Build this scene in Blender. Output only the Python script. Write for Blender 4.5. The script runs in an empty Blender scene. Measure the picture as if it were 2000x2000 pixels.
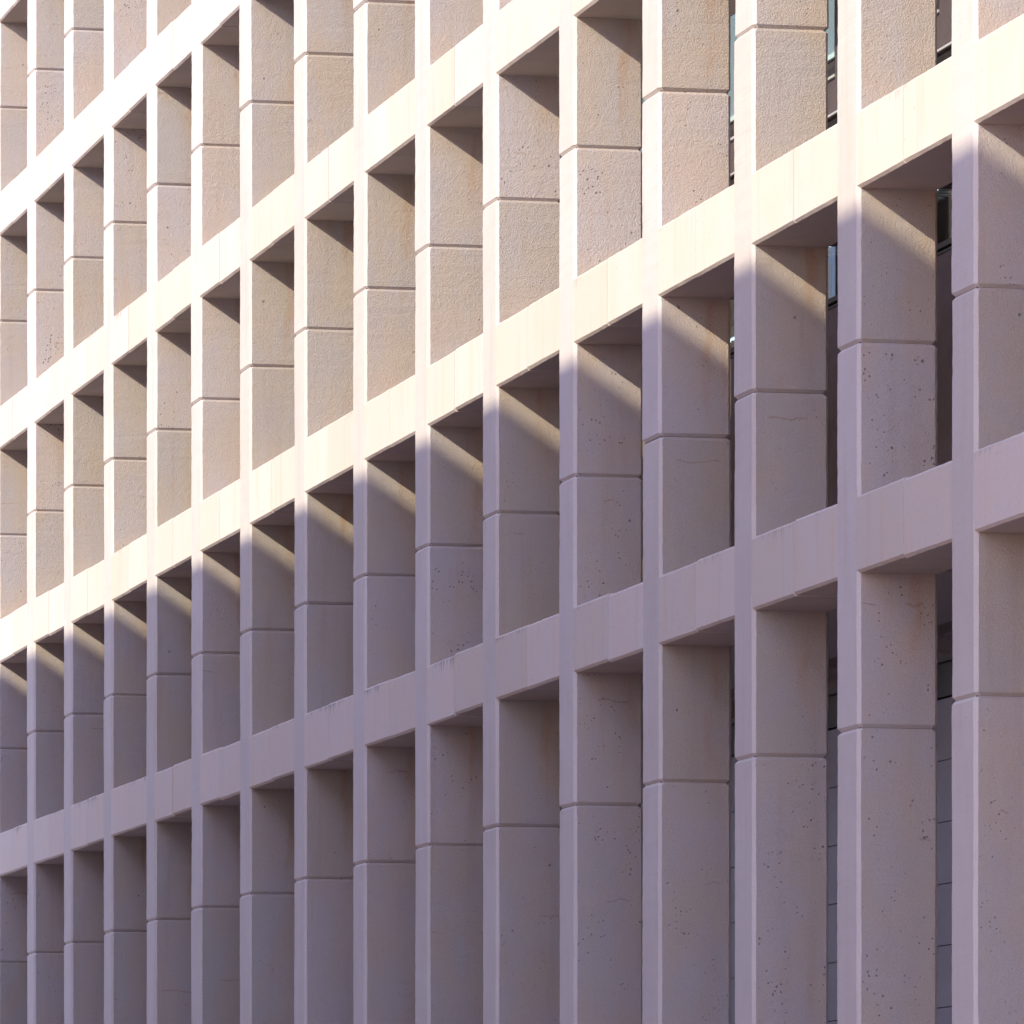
import bpy, bmesh, math, random
from mathutils import Vector, noise
R = math.radians
rnd = random.Random(7)

# ------------------------------------------------------------------ camera
SC = bpy.context.scene
EYE = 1.6
X0 = 18.794                      # metres from the camera to the plane of the concrete screen
PHI = 0.1664
cam = bpy.data.cameras.new('camera')
camo = bpy.data.objects.new('camera', cam)
SC.collection.objects.link(camo)
camo.location = (0, -X0, EYE)
camo.rotation_euler = (R(90), 0, R(90) - PHI)
cam.sensor_width = 36
cam.sensor_fit = 'HORIZONTAL'
cam.lens = 10354.5 / 2000 * 36
cam.shift_x = (1000 + 351.8) / 2000
cam.shift_y = (2450.1 - 1000) / 2000
cam.clip_end = 5000
SC.camera = camo

# ------------------------------------------------------------------ light
SUN = Vector((0.60, -1.0, 0.655)).normalized()
elev = math.asin(SUN.z)
W = bpy.data.worlds.new('World')
SC.world = W
W.use_nodes = True
wt = W.node_tree
sky = wt.nodes.new('ShaderNodeTexSky')
sky.sky_type = 'NISHITA'
sky.sun_disc = False
sky.sun_elevation = elev
sky.sun_rotation = math.atan2(SUN.x, SUN.y)
sky.air_density = 1.0
sky.dust_density = 0.5
sky.ozone_density = 1.3
tint = wt.nodes.new('ShaderNodeMix'); tint.data_type = 'RGBA'; tint.blend_type = 'MULTIPLY'
tint.inputs[0].default_value = 1.0
tint.inputs[7].default_value = (1.12, 0.985, 1.12, 1)      # violet tint added over the whole sky to colour the shade
wt.links.new(sky.outputs[0], tint.inputs[6])
wt.links.new(tint.outputs[2], wt.nodes['Background'].inputs[0])
wt.nodes['Background'].inputs[1].default_value = 0.15
sl = bpy.data.lights.new('sun', 'SUN')
sl.energy = 2.05
sl.angle = R(0.45)
sl.color = (1.0, 0.965, 0.75)
slo = bpy.data.objects.new('sun', sl)
SC.collection.objects.link(slo)
slo.rotation_euler = SUN.to_track_quat('Z', 'Y').to_euler()
SC.view_settings.view_transform = 'Standard'
SC.view_settings.look = 'None'
SC.view_settings.gamma = 1
SC.view_settings.use_curve_mapping = False
SC.view_settings.exposure = 1.33

# ------------------------------------------------------------------ dimensions
H, P, BH, D, C = 3.81, 3.05, 0.769, 0.8375, 0.035
KK = 29.5716
WF = 0.5294                       # flat width of a fin's front
CT = EYE + 7.4989                 # top of the lowest beam
RES = [-.85, -.3, -.6, -1.1, 1.25, 2.65, .35, -2.05, -.4, 1.85, -.5, 0, -.25, -.6, .4]
def col_x(k):                     # centre of fin k
    Z = P * (KK - k)
    off = 0
    if 0 <= k < 15:
        off = -RES[k] / (3770 * 16.57 * P / Z / Z * 1.0)
    return -Z + WF / 2 + off
KS = list(range(-2, 17))
GAPH = (H - BH) / 2

# ------------------------------------------------------------------ materials
def nodes(name):
    m = bpy.data.materials.new(name)
    m.use_nodes = True
    t = m.node_tree
    return m, t, t.nodes['Principled BSDF']
def N(t, kind, **kw):
    n = t.nodes.new(kind)
    for k, v in kw.items():
        if k.startswith('i_'):
            key = k[2:]
            n.inputs[int(key) if key.isdigit() else key.replace('_', ' ')].default_value = v
        else:
            setattr(n, k, v)
    return n
def L(t, a, b): t.links.new(a, b)
def math_(t, op, a, b=None, c=None, clamp=False):
    n = t.nodes.new('ShaderNodeMath'); n.operation = op; n.use_clamp = clamp
    for i, v in enumerate((a, b, c)):
        if v is None: continue
        if isinstance(v, (int, float)): n.inputs[i].default_value = v
        else: t.links.new(v, n.inputs[i])
    return n.outputs[0]
def ramp(t, fac, lo, hi, a=0.0, b=1.0):
    n = t.nodes.new('ShaderNodeMapRange'); n.interpolation_type = 'SMOOTHSTEP'
    t.links.new(fac, n.inputs[0])
    n.inputs[1].default_value = lo; n.inputs[2].default_value = hi
    n.inputs[3].default_value = a; n.inputs[4].default_value = b
    return n.outputs[0]
def mix(t, fac, a, b, mode='MIX'):
    n = t.nodes.new('ShaderNodeMix'); n.data_type = 'RGBA'; n.blend_type = mode
    for i, v in ((0, fac), (6, a), (7, b)):
        if isinstance(v, (int, float)): n.inputs[i].default_value = v
        elif isinstance(v, tuple): n.inputs[i].default_value = (*v, 1)
        else: t.links.new(v, n.inputs[i])
    return n.outputs[2]
def noise_tex(t, vec, scale, detail=4, rough=0.55):
    n = t.nodes.new('ShaderNodeTexNoise')
    n.inputs['Scale'].default_value = scale; n.inputs['Detail'].default_value = detail
    n.inputs['Roughness'].default_value = rough
    t.links.new(vec, n.inputs['Vector'])
    return n.outputs[0]
def scaled(t, vec, s):
    n = t.nodes.new('ShaderNodeVectorMath'); n.operation = 'MULTIPLY'
    t.links.new(vec, n.inputs[0]); n.inputs[1].default_value = s
    return n.outputs[0]

def concrete(name, base, alt, pits, relief, stain=0.0, drips=0.0, vary=0.06):
    m, t, b = nodes(name)
    geo = t.nodes.new('ShaderNodeNewGeometry')
    obj = t.nodes.new('ShaderNodeObjectInfo')
    pos = geo.outputs['Position']
    sep = t.nodes.new('ShaderNodeSeparateXYZ'); L(t, pos, sep.inputs[0])
    cloud = noise_tex(t, scaled(t, pos, (1, 1, 0.55)), 1.7, 5, 0.6)
    col = mix(t, ramp(t, cloud, 0.33, 0.68), base, alt)
    # every cast piece has its own tone
    r = math_(t, 'MULTIPLY_ADD', obj.outputs['Random'], vary * 2, 1 - vary)
    rv = t.nodes.new('ShaderNodeCombineColor')
    L(t, r, rv.inputs[0]); L(t, r, rv.inputs[1])
    L(t, math_(t, 'MULTIPLY_ADD', math_(t, 'SUBTRACT', r, 1.0), 1.5, 1.0), rv.inputs[2])
    col = mix(t, 1.0, col, rv.outputs[0], 'MULTIPLY')
    # fine sand grain
    grain = noise_tex(t, pos, 75, 3, 0.7)
    col = mix(t, 1.0, col, mix(t, ramp(t, grain, 0.3, 0.7), (0.93,) * 3, (1.05,) * 3), 'MULTIPLY')
    # vertical washes of rain
    wash = noise_tex(t, scaled(t, pos, (5.0, 5.0, 0.35)), 1.0, 4, 0.6)
    col = mix(t, ramp(t, wash, 0.50, 0.72, 0, 0.5), col, mix(t, 1.0, col, (0.93, 0.86, 0.80), 'MULTIPLY'))
    if stain:
        # rust run down the rear third of a fin below each beam
        wob = math_(t, 'MULTIPLY', math_(t, 'SUBTRACT', noise_tex(t, scaled(t, pos, (0.8, 0, 1.3)), 1.0, 3), 0.5), 0.35)
        yy = math_(t, 'ADD', sep.outputs[1], wob)
        band = math_(t, 'MULTIPLY', ramp(t, yy, 0.50, 0.57), ramp(t, yy, 0.70, 0.60))
        band2 = ramp(t, yy, 0.42, 0.75)
        zz = math_(t, 'DIVIDE', math_(t, 'SUBTRACT', sep.outputs[2], CT - BH), H)
        fr = math_(t, 'FRACT', math_(t, 'ADD', zz, 10))       # 1 just under a beam
        fall = math_(t, 'MULTIPLY', ramp(t, fr, 0.45, 1.0), ramp(t, sep.outputs[2], 6.3, 6.9))
        patch = ramp(t, noise_tex(t, scaled(t, pos, (0.55, 3.5, 0.9)), 1.0, 4, 0.65), 0.42, 0.66)
        f = math_(t, 'MULTIPLY', math_(t, 'MULTIPLY', band, patch), math_(t, 'MULTIPLY_ADD', fall, 0.8, 0.08))
        f2 = math_(t, 'MULTIPLY', math_(t, 'MULTIPLY', band2, fall), 0.35)
        col = mix(t, math_(t, 'MULTIPLY', f2, stain), col, mix(t, 1.0, col, (0.98, 0.80, 0.66), 'MULTIPLY'))
        col = mix(t, math_(t, 'MULTIPLY', f, stain), col, mix(t, 1.0, col, (0.94, 0.72, 0.54), 'MULTIPLY'))
        # hairline cracks with a yellowish edge
        zc = math_(t, 'ADD', sep.outputs[2], math_(t, 'MULTIPLY', noise_tex(t, pos, 2.2, 4, 0.7), 0.22))
        cr = math_(t, 'ABSOLUTE', math_(t, 'SUBTRACT', math_(t, 'FRACT', math_(t, 'MULTIPLY', zc, 0.43)), 0.5))
        crk = math_(t, 'MULTIPLY', ramp(t, cr, 0.006, 0.0015), ramp(t, noise_tex(t, scaled(t, pos, (0.9, 2.0, 0.8)), 1.0, 2), 0.56, 0.62))
        col = mix(t, math_(t, 'MULTIPLY', crk, 0.5), col, (0.33, 0.20, 0.12))
    if drips:
        # black algae drips hanging from the top arris of a beam
        zz = math_(t, 'DIVIDE', math_(t, 'SUBTRACT', sep.outputs[2], CT), H)
        fr = math_(t, 'MULTIPLY', math_(t, 'SUBTRACT', 1.0, math_(t, 'FRACT', math_(t, 'ADD', zz, 10.004))), H)  # metres below the top
        n1 = noise_tex(t, scaled(t, pos, (24, 3, 0.8)), 1.0, 3, 0.7)
        n2 = noise_tex(t, scaled(t, pos, (0.75, 1, 0.4)), 1.0, 2)
        ln = math_(t, 'MULTIPLY', ramp(t, n1, 0.45, 0.75), ramp(t, n2, 0.5, 0.75, 0.02, 0.4))
        dr = math_(t, 'MULTIPLY', ramp(t, math_(t, 'DIVIDE', fr, math_(t, 'ADD', ln, 0.001)), 1.0, 0.2), ramp(t, n2, 0.50, 0.64))
        dr = math_(t, 'MULTIPLY', dr, ramp(t, sep.outputs[0], -55, -66, 0.4, 1.0))
        col = mix(t, math_(t, 'MULTIPLY', dr, drips), col, (0.10, 0.10, 0.11))
    # blow holes and sandblast relief
    v = t.nodes.new('ShaderNodeTexVoronoi'); v.inputs['Scale'].default_value = 21
    L(t, mixvec(t, pos), v.inputs['Vector'])
    sel = ramp(t, noise_tex(t, pos, 2.3, 4, 0.7), 0.46, 0.62)
    csep = t.nodes.new('ShaderNodeSeparateColor'); L(t, v.outputs['Color'], csep.inputs[0])
    rad = math_(t, 'MULTIPLY', ramp(t, csep.outputs[0], 0.25, 1.0, 0.07, 0.26), math_(t, 'MULTIPLY', math_(t, 'MULTIPLY_ADD', sel, 0.75, 0.25), math_(t, 'MULTIPLY_ADD', obj.outputs['Random'], 0.9, 0.5)))
    hole = ramp(t, math_(t, 'DIVIDE', v.outputs['Distance'], rad), 1.0, 0.55)
    hole = math_(t, 'MULTIPLY', hole, math_(t, 'GREATER_THAN', csep.outputs[1], 0.3))
    v2 = t.nodes.new('ShaderNodeTexVoronoi'); v2.inputs['Scale'].default_value = 4.3
    L(t, pos, v2.inputs['Vector'])
    big = ramp(t, v2.outputs['Distance'], 0.075, 0.045)
    s2 = t.nodes.new('ShaderNodeSeparateColor'); L(t, v2.outputs['Color'], s2.inputs[0])
    big = math_(t, 'MULTIPLY', big, math_(t, 'GREATER_THAN', s2.outputs[1], 0.86))
    hole = math_(t, 'MAXIMUM', hole, big)
    col = mix(t, math_(t, 'MULTIPLY', hole, 0.62 * pits), col, (0.12, 0.085, 0.07))
    lump = noise_tex(t, pos, 52, 4, 0.65)
    lump2 = noise_tex(t, pos, 14, 3, 0.5)
    hgt = math_(t, 'ADD', math_(t, 'MULTIPLY', lump, 1.0), math_(t, 'MULTIPLY', lump2, 0.45))
    hgt = math_(t, 'SUBTRACT', hgt, math_(t, 'MULTIPLY', hole, 1.5 * pits))
    bp = t.nodes.new('ShaderNodeBump'); bp.inputs['Strength'].default_value = relief
    bp.inputs['Distance'].default_value = 0.016
    L(t, hgt, bp.inputs['Height']); L(t, bp.outputs[0], b.inputs['Normal'])
    L(t, col, b.inputs['Base Color'])
    b.inputs['Roughness'].default_value = 0.92
    b.inputs['Specular IOR Level'].default_value = 0.25
    return m
def mixvec(t, pos):
    n = t.nodes.new('ShaderNodeTexNoise'); n.inputs['Scale'].default_value = 11; n.inputs['Detail'].default_value = 2
    L(t, pos, n.inputs['Vector'])
    a = t.nodes.new('ShaderNodeVectorMath'); a.operation = 'MULTIPLY_ADD'
    L(t, n.outputs['Color'], a.inputs[0]); a.inputs[1].default_value = (0.03, 0.03, 0.03); L(t, pos, a.inputs[2])
    return a.outputs[0]
def plain(name, col, rough=0.6, metal=0.0, var=0.08, bump=0.0, scale=3.0):
    m, t, b = nodes(name)
    geo = t.nodes.new('ShaderNodeNewGeometry')
    n = noise_tex(t, geo.outputs['Position'], scale, 5, 0.6)
    lo = tuple(c * (1 - var) for c in col); hi = tuple(min(1, c * (1 + var)) for c in col)
    L(t, mix(t, ramp(t, n, 0.3, 0.7), lo, hi), b.inputs['Base Color'])
    b.inputs['Roughness'].default_value = rough
    b.inputs['Metallic'].default_value = metal
    if bump:
        bp = t.nodes.new('ShaderNodeBump'); bp.inputs['Strength'].default_value = bump
        bp.inputs['Distance'].default_value = 0.01
        L(t, noise_tex(t, geo.outputs['Position'], 60, 3), bp.inputs['Height']); L(t, bp.outputs[0], b.inputs['Normal'])
    return m
def glassy(name, tint, reflect):
    m, t, b = nodes(name)
    t.nodes.remove(b)
    tr = N(t, 'ShaderNodeBsdfTransparent', i_0=(*tint, 1))
    gl = N(t, 'ShaderNodeBsdfGlossy', i_Roughness=0.02)
    fr = N(t, 'ShaderNodeFresnel', i_0=1.52)
    mx = t.nodes.new('ShaderNodeMixShader')
    bf = t.nodes.new('ShaderNodeNewGeometry')            # reflect on the outer face of the sheet only
    L(t, math_(t, 'MULTIPLY', math_(t, 'ADD', fr.outputs[0], reflect, clamp=True), math_(t, 'SUBTRACT', 1.0, bf.outputs['Backfacing'])), mx.inputs[0])
    L(t, tr.outputs[0], mx.inputs[1]); L(t, gl.outputs[0], mx.inputs[2])
    L(t, mx.outputs[0], t.nodes['Material Output'].inputs[0])
    return m

M = {}
M['front'] = concrete('fin_front_concrete', (0.645, 0.55, 0.51), (0.67, 0.58, 0.545), 0.25, 0.10, vary=0.03)
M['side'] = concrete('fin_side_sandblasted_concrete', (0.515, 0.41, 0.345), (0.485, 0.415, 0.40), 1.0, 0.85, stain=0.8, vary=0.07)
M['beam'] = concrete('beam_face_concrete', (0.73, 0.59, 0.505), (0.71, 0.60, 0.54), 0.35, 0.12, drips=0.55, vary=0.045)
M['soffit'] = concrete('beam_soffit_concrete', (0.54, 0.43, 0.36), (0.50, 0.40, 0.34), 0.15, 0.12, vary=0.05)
M['seal'] = plain('joint_sealant', (0.17, 0.14, 0.13), 0.8)
M['bronze'] = plain('bronze_metal_panel', (0.115, 0.085, 0.085), 0.45, 0.2)
M['dark'] = plain('dark_bronze_frame', (0.035, 0.028, 0.028), 0.4, 0.3)
M['alu'] = plain('pale_metal_trim', (0.62, 0.60, 0.60), 0.4, 0.3)
M['blind'] = plain('pale_blind_added_glow', (0.76, 0.82, 0.83), 0.8)
M['tan'] = plain('brown_plaster_panel', (0.20, 0.145, 0.12), 0.8, bump=0.1)
M['grey'] = plain('grey_wall_panel', (0.36, 0.36, 0.38), 0.55, var=0.06, scale=1.3)
M['room'] = plain('dim_room_wall', (0.10, 0.10, 0.11), 0.8)
M['glass'] = glassy('window_glass', (0.85, 0.9, 0.9), 0.0)
_b = M['blind'].node_tree.nodes['Principled BSDF']      # added glow on the blinds, standing in for bright pale glass
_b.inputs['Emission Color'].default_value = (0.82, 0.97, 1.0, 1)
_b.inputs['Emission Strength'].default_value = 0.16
M['clere'] = glassy('clerestory_glass', (0.45, 0.47, 0.55), 0.35)
M['asphalt'] = plain('asphalt', (0.055, 0.052, 0.05), 0.9, var=0.25, bump=0.5)
M['paving'] = plain('rose_tan_paving', (0.58, 0.42, 0.35), 0.85, var=0.12, bump=0.3)
M['kerb'] = plain('kerb_stone', (0.38, 0.35, 0.32), 0.85)
M['ground'] = plain('dry_reddish_ground', (0.50, 0.35, 0.28), 0.95, var=0.25, bump=0.5)
M['paint'] = plain('road_paint', (0.75, 0.73, 0.68), 0.7)
M['sand'] = plain('sandstone_cladding', (0.62, 0.46, 0.40), 0.85, var=0.1)
M['roofing'] = plain('roof_gravel', (0.33, 0.30, 0.27), 0.95)
def lamp_mat():
    m, t, b = nodes('fluorescent_tube_glow')
    b.inputs['Base Color'].default_value = (0.8, 0.85, 0.85, 1)
    b.inputs['Emission Color'].default_value = (0.78, 0.93, 1.0, 1)
    b.inputs['Emission Strength'].default_value = 1.1
    return m
M['lamp'] = lamp_mat()

# ------------------------------------------------------------------ helpers
COL = SC.collection
def link(name, me, parent=None, loc=None):
    o = bpy.data.objects.new(name, me)
    COL.objects.link(o)
    if parent: o.parent = parent
    if loc is not None: o.location = loc
    return o
def tag(o, label=None, cat=None, group=None, kind=None):
    if label: o['label'] = label
    if cat: o['category'] = cat
    if group: o['group'] = group
    if kind: o['kind'] = kind
    return o
def mesh(name, vs, fs, mats, mi=None):
    me = bpy.data.meshes.new(name)
    me.from_pydata(vs, [], fs)
    for m in mats: me.materials.append(m)
    if mi:
        me.polygons.foreach_set('material_index', mi)
    me.update()
    return me
BOXF = [(0, 3, 2, 1), (4, 5, 6, 7), (0, 1, 5, 4), (1, 2, 6, 5), (2, 3, 7, 6), (3, 0, 4, 7)]
class MB:
    def __init__(s): s.v = []; s.f = []; s.m = []
    def box(s, x0, x1, y0, y1, z0, z1, mi=0):
        b = len(s.v)
        s.v += [(x0, y0, z0), (x1, y0, z0), (x1, y1, z0), (x0, y1, z0), (x0, y0, z1), (x1, y0, z1), (x1, y1, z1), (x0, y1, z1)]
        s.f += [tuple(b + i for i in f) for f in BOXF]
        s.m += [mi] * 6
        return s
    def mesh(s, name, *mats): return mesh(name, s.v, s.f, mats, s.m)
    def build(s, name, mats, parent=None, loc=None):
        return link(name, s.mesh(name, *(mats if isinstance(mats, (list, tuple)) else [mats])), parent, loc)

def jit(seed, i, z, amp):
    """slow plus fast wander of an arris, with the odd chip"""
    a = noise.noise(Vector((seed * 7.1 + i * 3.3, z * 0.9, 0.5))) * amp * 0.9
    b = noise.noise(Vector((seed * 5.7 + i * 9.1, z * 11.0, 2.5))) * amp * 0.8
    return a + b
def fin_mesh(name, z0, z1, seed, taper0=True, taper1=True, step=0.045):
    """a chamfered fin; z measured from the object's origin; V-cut rims at its two ends"""
    hw = WF / 2
    def ring(g):
        a = hw + C - g; c = C
        y0, y1 = g, D - g
        # eight corners, counter clockwise seen from above, starting at front left flat corner
        return [(-a + c, y0), (a - c, y0), (a, y0 + c), (a, y1 - c), (a - c, y1), (-a + c, y1), (-a, y1 - c), (-a, y0 + c)]
    G, T, J = 0.028, 0.034, 0.001
    zs = []
    if taper0: zs += [(z0 + J, G), (z0 + J + T, 0)]
    else: zs += [(z0, 0)]
    a, b = zs[-1][0], (z1 - J - T if taper1 else z1)
    n = max(1, int((b - a) / step))
    for i in range(1, n): zs.append((a + (b - a) * i / n, 0))
    if taper1: zs += [(b, 0), (z1 - J, G)]
    else: zs += [(b, 0)]
    vs = []; fs = []; mi = []
    for r, (z, g) in enumerate(zs):
        for i, (x, y) in enumerate(ring(g)):
            dx = jit(seed, i, z, 0.0045); dy = jit(seed + 3, i, z, 0.0045)
            dz = jit(seed + 5, i, z + 9, 0.003) if (r in (1, len(zs) - 2) and g == 0) else 0
            vs.append((x + dx, y + dy, z + dz))
    for r in range(len(zs) - 1):
        for i in range(8):
            j = (i + 1) % 8
            fs.append((r * 8 + i, r * 8 + j, (r + 1) * 8 + j, (r + 1) * 8 + i))
            mi.append(0 if i in (0, 1, 7) else 1)
    fs.append(tuple(range(7, -1, -1))); mi.append(1)
    k = (len(zs) - 1) * 8
    fs.append(tuple(k + i for i in range(8))); mi.append(1)
    return mesh(name, vs, fs, [M['front'], M['side']], mi)
def arm_mesh(name, xa, xb, seed, step=0.05):
    """half a beam from the flat edge of its fin (xa) to the joint at mid bay (xb); top at z=0"""
    c = 0.028
    prof = [(0, -c), (0, -BH + c), (c, -BH), (D - c, -BH), (D, -BH + c), (D, -c), (D - c, 0), (c, 0)]
    xe = xb - math.copysign(0.008, xb - xa)
    n = max(2, int(abs(xe - xa) / step))
    vs = []; fs = []; mi = []
    for r in range(n + 1):
        x = xa + (xe - xa) * r / n
        for i, (y, z) in enumerate(prof):
            edge = 1.0 if r < n else 2.0
            vs.append((x, y + jit(seed, i, x, 0.003) * edge * (0 if (r == 0 or i in (0, 1)) else 1), z + jit(seed + 2, i, x, 0.004) * edge))
    for r in range(n):
        for i in range(8):
            j = (i + 1) % 8
            fs.append((r * 8 + i, (r + 1) * 8 + i, (r + 1) * 8 + j, r * 8 + j))
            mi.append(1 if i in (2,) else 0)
    fs.append(tuple(range(8))); mi.append(0)
    fs.append(tuple(n * 8 + 7 - i for i in range(8))); mi.append(0)
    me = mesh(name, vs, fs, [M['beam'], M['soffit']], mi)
    bm = bmesh.new(); bm.from_mesh(me); bmesh.ops.recalc_face_normals(bm, faces=bm.faces); bm.to_mesh(me); bm.free()
    return me

# ------------------------------------------------------------------ ground and street
def slab(name, x0, x1, y0, y1, z0, z1, mat):
    return tag(MB().box(x0, x1, y0, y1, z0, z1).build(name, mat), kind='structure')
slab('ground', -1500, 1500, -1500, 1500, -0.6, -0.16, M['ground'])
slab('road', -400, 300, -20.5, -13.0, -0.15, -0.12, M['asphalt'])
slab('pavement', -400, 300, -12.8, 3.0, -0.15, 0.0, M['paving'])
slab('far_pavement', -400, 300, -60.0, -20.7, -0.15, 0.0, M['paving'])
slab('kerb', -400, 300, -13.0, -12.8, -0.15, 0.01, M['kerb'])
slab('far_kerb', -400, 300, -20.7, -20.5, -0.15, 0.01, M['kerb'])
mk = MB()
for i in range(60):
    mk.box(-380 + i * 11, -377 + i * 11, -16.8, -16.65, -0.119, -0.116)
tag(mk.build('lane_marking', M['paint']), kind='structure')

# ------------------------------------------------------------------ the office building
XL, XR = col_x(KS[0]) - 1.525, col_x(KS[-1]) + 1.525
bld = bpy.data.objects.new('office_building', None)
COL.objects.link(bld)
bld.location = (XL, 0, 0)
tag(bld, 'long concrete office building behind a grid screen of deep fins and beams', 'building')
def at(x, y, z): return (x - XL, y, z)

NL = 5                                      # beams C, B, A, Z, Y
ZG = [CT - BH - GAPH + H * j for j in range(NL + 1)]     # V joints
fin_v = [fin_mesh('concrete_fin', -(BH + GAPH), GAPH, s) for s in (1, 2, 3, 4)]
top_v = [fin_mesh('concrete_fin', -(BH + GAPH), GAPH, s, True, False) for s in (5, 6)]
base_v = [fin_mesh('concrete_fin', 0, ZG[0], s, False, True) for s in (8, 9, 10)]
armR = {}; armL = {}
for k in KS:
    cx = col_x(k)
    xr = (col_x(k) + col_x(k + 1)) / 2 - cx if k + 1 in KS else P / 2
    xl = (col_x(k) + col_x(k - 1)) / 2 - cx if k - 1 in KS else -P / 2
    link('concrete_fin', rnd.choice(base_v), bld, at(cx, 0, 0))
    rme = [arm_mesh('beam_arm', WF / 2, xr, 20 + k * 2 + q) for q in (0, 1)]
    lme = [arm_mesh('beam_arm', -WF / 2, xl, 60 + k * 2 + q) for q in (0, 1)]
    for j in range(NL):
        dz = rnd.uniform(-0.010, 0.010)
        dy = rnd.uniform(-0.006, 0.006)
        f = link('concrete_fin', rnd.choice(top_v if j == NL - 1 else fin_v), bld, at(cx + rnd.uniform(-.004, .004), dy, CT + H * j + dz * 0.3))
        for me in (rme[(j + k) % 2], lme[(j + k) % 2]):
            link('beam_arm', me, f, (0, 0, dz + rnd.uniform(-0.006, 0.006)))
        if k + 1 in KS:
            s = MB().box(xr - 0.012, xr + 0.012, 0.022, D - 0.022, -BH + 0.028, -0.028).build('joint_sealant', M['seal'], f, (0, 0, dz))
    # mortar bed in each V joint, set back behind the rims
    for j in range(NL):
        MB().box(-WF / 2 - C + 0.032, WF / 2 + C - 0.032, 0.032, D - 0.032, -0.006, 0.006).build('joint_bed', M['seal'], bld, at(cx, 0, ZG[j]))

# inner wall behind the screen -------------------------------------------------
YI = D + 0.95
ZT = CT + H * (NL - 1)
pier_x = -51.844                             # centre of one solid pier of the inner wall
PIER = 0.95
nb0 = int((XL - pier_x) // P) + 1
nb1 = int((XR - pier_x) // P)
for b in range(nb0, nb1):
    xa = pier_x + P * b                      # centre of the pier at the left of the bay
    x0, x1 = xa + PIER / 2, xa + P - PIER / 2
    for j in range(1, NL):
        zt = CT + H * j
        zn = zt + H - BH if j < NL - 1 else zt + H * 0.78
        zs = zt + 1.58
        # pier and spandrel, bronze metal
        MB().box(xa - PIER / 2 + .004, x0 - .004, YI - 0.02, YI + 0.1, zt + 1.19, zn + BH + 1.14 if j < NL - 1 else zn).build('pier_panel', M['bronze'], bld, at(0, 0, 0))
        MB().box(x0, x1, YI, YI + 0.1, zt + 1.19, zs).build('spandrel_panel', M['bronze'], bld, at(0, 0, 0))
        MB().box(xa - PIER / 2, x1, YI - 0.05, YI - 0.022, zt + 1.16, zt + 1.183).build('metal_trim', M['alu'], bld, at(0, 0, 0))
        MB().box(x0, x1, YI - 0.03, YI + 0.1, zs + .001, zs + 0.03).build('window_sill', M['alu'], bld, at(0, 0, 0))
        fr = MB()
        fr.box(x0, x1, YI - .012, YI + 0.08, zs + 0.03, zs + 0.12)
        fr.box(x0, x1, YI - 0.015, YI + 0.01, zs + 0.20, zs + 0.225)
        fr.box(x0, x0 + 0.03, YI - 0.014, YI + 0.012, zs + 0.121, zn)
        fr.box(x1 - 0.03, x1, YI - 0.014, YI + 0.012, zs + 0.121, zn)
        fr.box((x0 + x1) / 2 - .02, (x0 + x1) / 2 + .02, YI - 0.013, YI + 0.011, zs + 0.226, zn)
        w = fr.build('window', M['dark'], bld, at(0, 0, 0))
        MB().box(x0 + .03, x1 - .03, YI - 0.004, YI + 0.0, zs + 0.121, zn).build('pane', M['glass'], w)
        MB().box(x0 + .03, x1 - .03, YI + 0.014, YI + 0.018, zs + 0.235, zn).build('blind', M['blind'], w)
        # slab edge behind the beam
        MB().box(xa, xa + P, YI + 0.11, YI + 0.3, zt - BH if j > 1 else zt + 0.66, zt + 1.1).build('slab_edge', M['bronze'], bld, at(0, 0, 0))
    # second storey: tall brown panel, dark clerestory glass with lit ceiling behind
    zt = CT
    Y2 = 2.65
    MB().box(xa + .003, xa + P - .003, Y2, Y2 + 0.12, zt - 0.95, EYE + 10.81).build('wall_panel', M['tan'], bld, at(0, 0, 0))
    fr = MB()
    fr.box(xa, xa + P, Y2 - 0.01, Y2 + 0.08, EYE + 10.812, EYE + 10.84)
    fr.box(xa, xa + P, Y2 - 0.02, Y2 + 0.06, EYE + 10.87, EYE + 10.93)
    w = fr.build('window', M['dark'], bld, at(0, 0, 0))
    MB().box(xa, xa + P - .004, Y2 + 0.03, Y2 + 0.036, EYE + 10.931, zt + H + .49).build('pane', M['glass'], w)
    MB().box(xa, xa + P, Y2 - 0.1, YI + 4.0, zt + H + 0.50, zt + H + 0.65).build('room_ceiling', M['room'], bld, at(0, 0, 0))
    MB().box(xa, xa + P, YI + 4.0, YI + 4.1, zt - 1, zt + H + 0.49).build('room_wall', M['room'], bld, at(0, 0, 0))
    # ground storey: clerestory strip over courses of grey panels
    zc = EYE + 6.137
    fr = MB()
    fr.box(xa, xa + P, YI - 0.03, YI + 0.08, zc, zc + 0.06)
    fr.box(xa, xa + P, YI + 0.03, YI + 0.1, zc - 0.35, zc - 0.001)
    w = fr.build('window', M['dark'], bld, at(0, 0, 0))
    MB().box(xa + .05, xa + P, YI + 0.03, YI + 0.036, zc + 0.061, CT - .95).build('pane', M['clere'], w)
    MB().box(xa, xa + P, YI + 0.5, YI + 0.6, 0, CT - .95).build('room_wall', M['room'], bld, at(0, 0, 0))
    z = zc - 0.355
    edges = [EYE + 5.76]
    while edges[-1] > 0.3: edges.append(edges[-1] - 0.64)
    for i in range(len(edges) - 1):
        MB().box(xa + .003, xa + P - .003, YI + rnd.uniform(-.002, .002), YI + 0.05, edges[i + 1] + .005, edges[i] - .005).build('wall_panel', M['grey'], bld, at(0, 0, 0))
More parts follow.
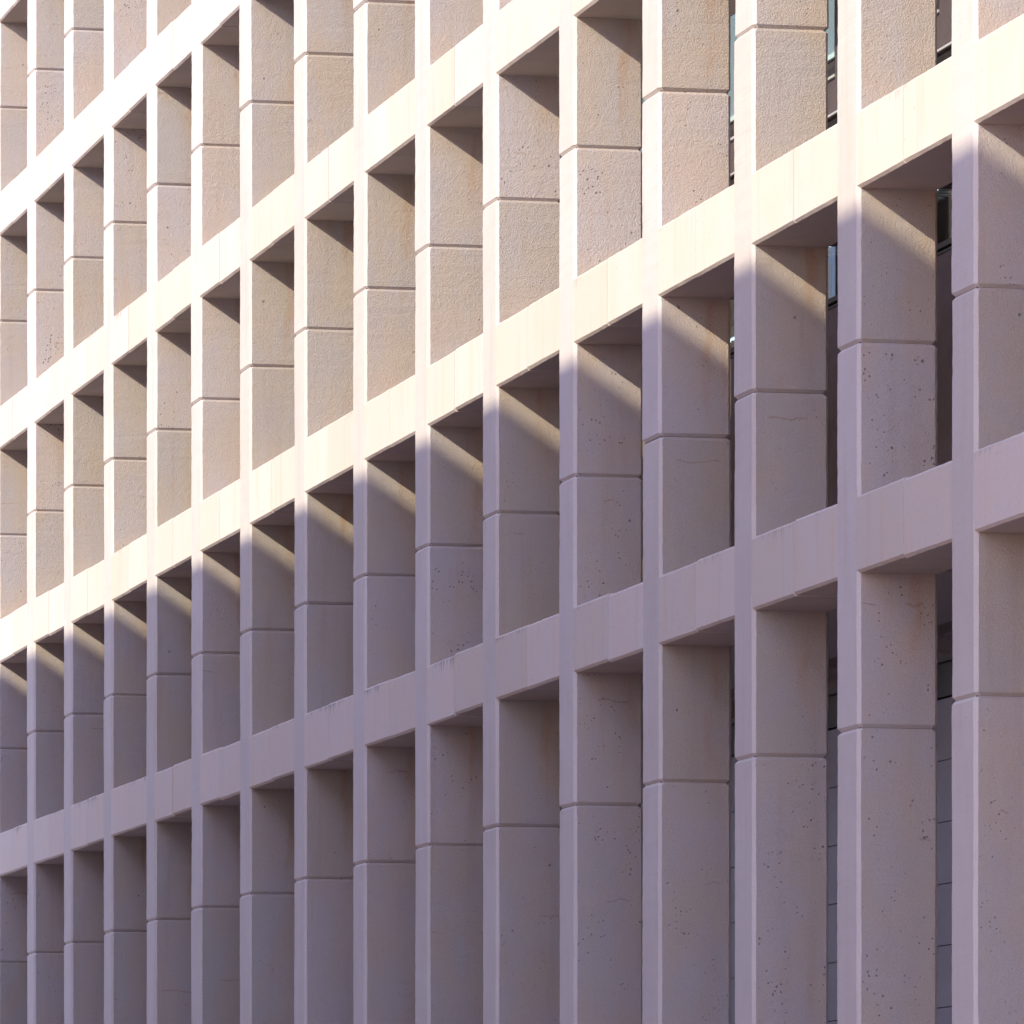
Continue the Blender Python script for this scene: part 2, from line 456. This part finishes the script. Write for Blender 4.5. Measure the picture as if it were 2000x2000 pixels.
# body of the building behind, and its roof
MB().box(XL, XR, YI + 4.11, YI + 22, 0, ZT + 4).build('building_core', M['sand'], bld, at(0, 0, 0))
MB().box(XL, XR, YI + 0.4, YI + 22, ZT + 4.001, ZT + 4.3).build('roof', M['roofing'], bld, at(0, 0, 0))
for x0, x1 in ((XL, XL + .3), (XR - .3, XR)):
    MB().box(x0, x1, YI + 0.4, YI + 4.1, 0, ZT + 4).build('end_wall', M['sand'], bld, at(0, 0, 0))
# floor plate carrying the screen off the wall (small brackets at each fin, hidden behind the beams)
for k in KS:
    for j in range(NL):
        MB().box(col_x(k) - .1, col_x(k) + .1, D - .03, YI + .15, CT + H * j - BH + .1, CT + H * j - .1).build('bracket', M['dark'], bld, at(0, 0, 0))

# strip lights on the ceiling of the second storey ------------------------------
proto = None
i = 0
LX = [(-55.17, 11.64), (-58.63, 11.64), (-62.08, 11.12)]
lab = ['slatted white strip light behind the glass past the right-most gap between fins',
       'slatted white strip light glimpsed in the narrow gap left of the second last fin',
       'small white strip light glimpsed in the hairline gap right of centre']
for x, zl in LX:
    r = bpy.data.objects.new('ceiling_light', None); COL.objects.link(r)
    r.location = (x, 2.95, EYE + zl)
    tag(r, lab[i], 'ceiling light', 'strip lights behind the screen')
    if i == 0:
        hb = MB().box(-1.5, 1.5, -0.14, 0.14, 0.03, 0.16).mesh('housing', M['dark'])
        tb = [MB().box(-1.48, 1.48, y - .035, y + .035, 0.0, 0.028).mesh('tube', M['lamp']) for y in (-0.08, 0.08)]
        lv = MB()
        for q in range(19): lv.box(-1.45 + q * .16, -1.425 + q * .16, -0.13, 0.13, -0.035, -0.001)
        lm = lv.mesh('louvre', M['dark'])
    link('housing', hb, r); [link('tube', q, r) for q in tb]; link('louvre', lm, r)
    i += 1

# ------------------------------------------------------------------ building across the street (its roof line casts the shade)
DO = 21.5
ZO = 11.97 + 0.655 * DO
opp = bpy.data.objects.new('opposite_building', None); COL.objects.link(opp)
opp.location = (-60, -DO, 0)
tag(opp, 'tall sandstone block across the street facing the concrete screen', 'building')
def oat(*a): return (0 + 60, DO, 0)
MB().box(-97, -28.2, -DO - 16, -DO, 0, ZO - 0.001).build('wall', M['sand'], opp, oat())
MB().box(-97.2, -28.0, -DO - 16.2, -DO + 0.0, ZO, ZO + 0.002).build('roof', M['roofing'], opp, oat())
wm = MB().box(-1.1, 1.1, 0.0, 0.05, -1.0, 1.0).mesh('window', M['dark'])
pm = MB().box(-1.0, 1.0, 0.051, 0.06, -0.92, 0.92).mesh('pane', M['clere'])
for fl in range(6):
    for c in range(10):
        w = link('window', wm, opp, (-97 + 6.6 * c + 4.4 + 60, 0, 3.0 + fl * 3.8))
        link('pane', pm, w)
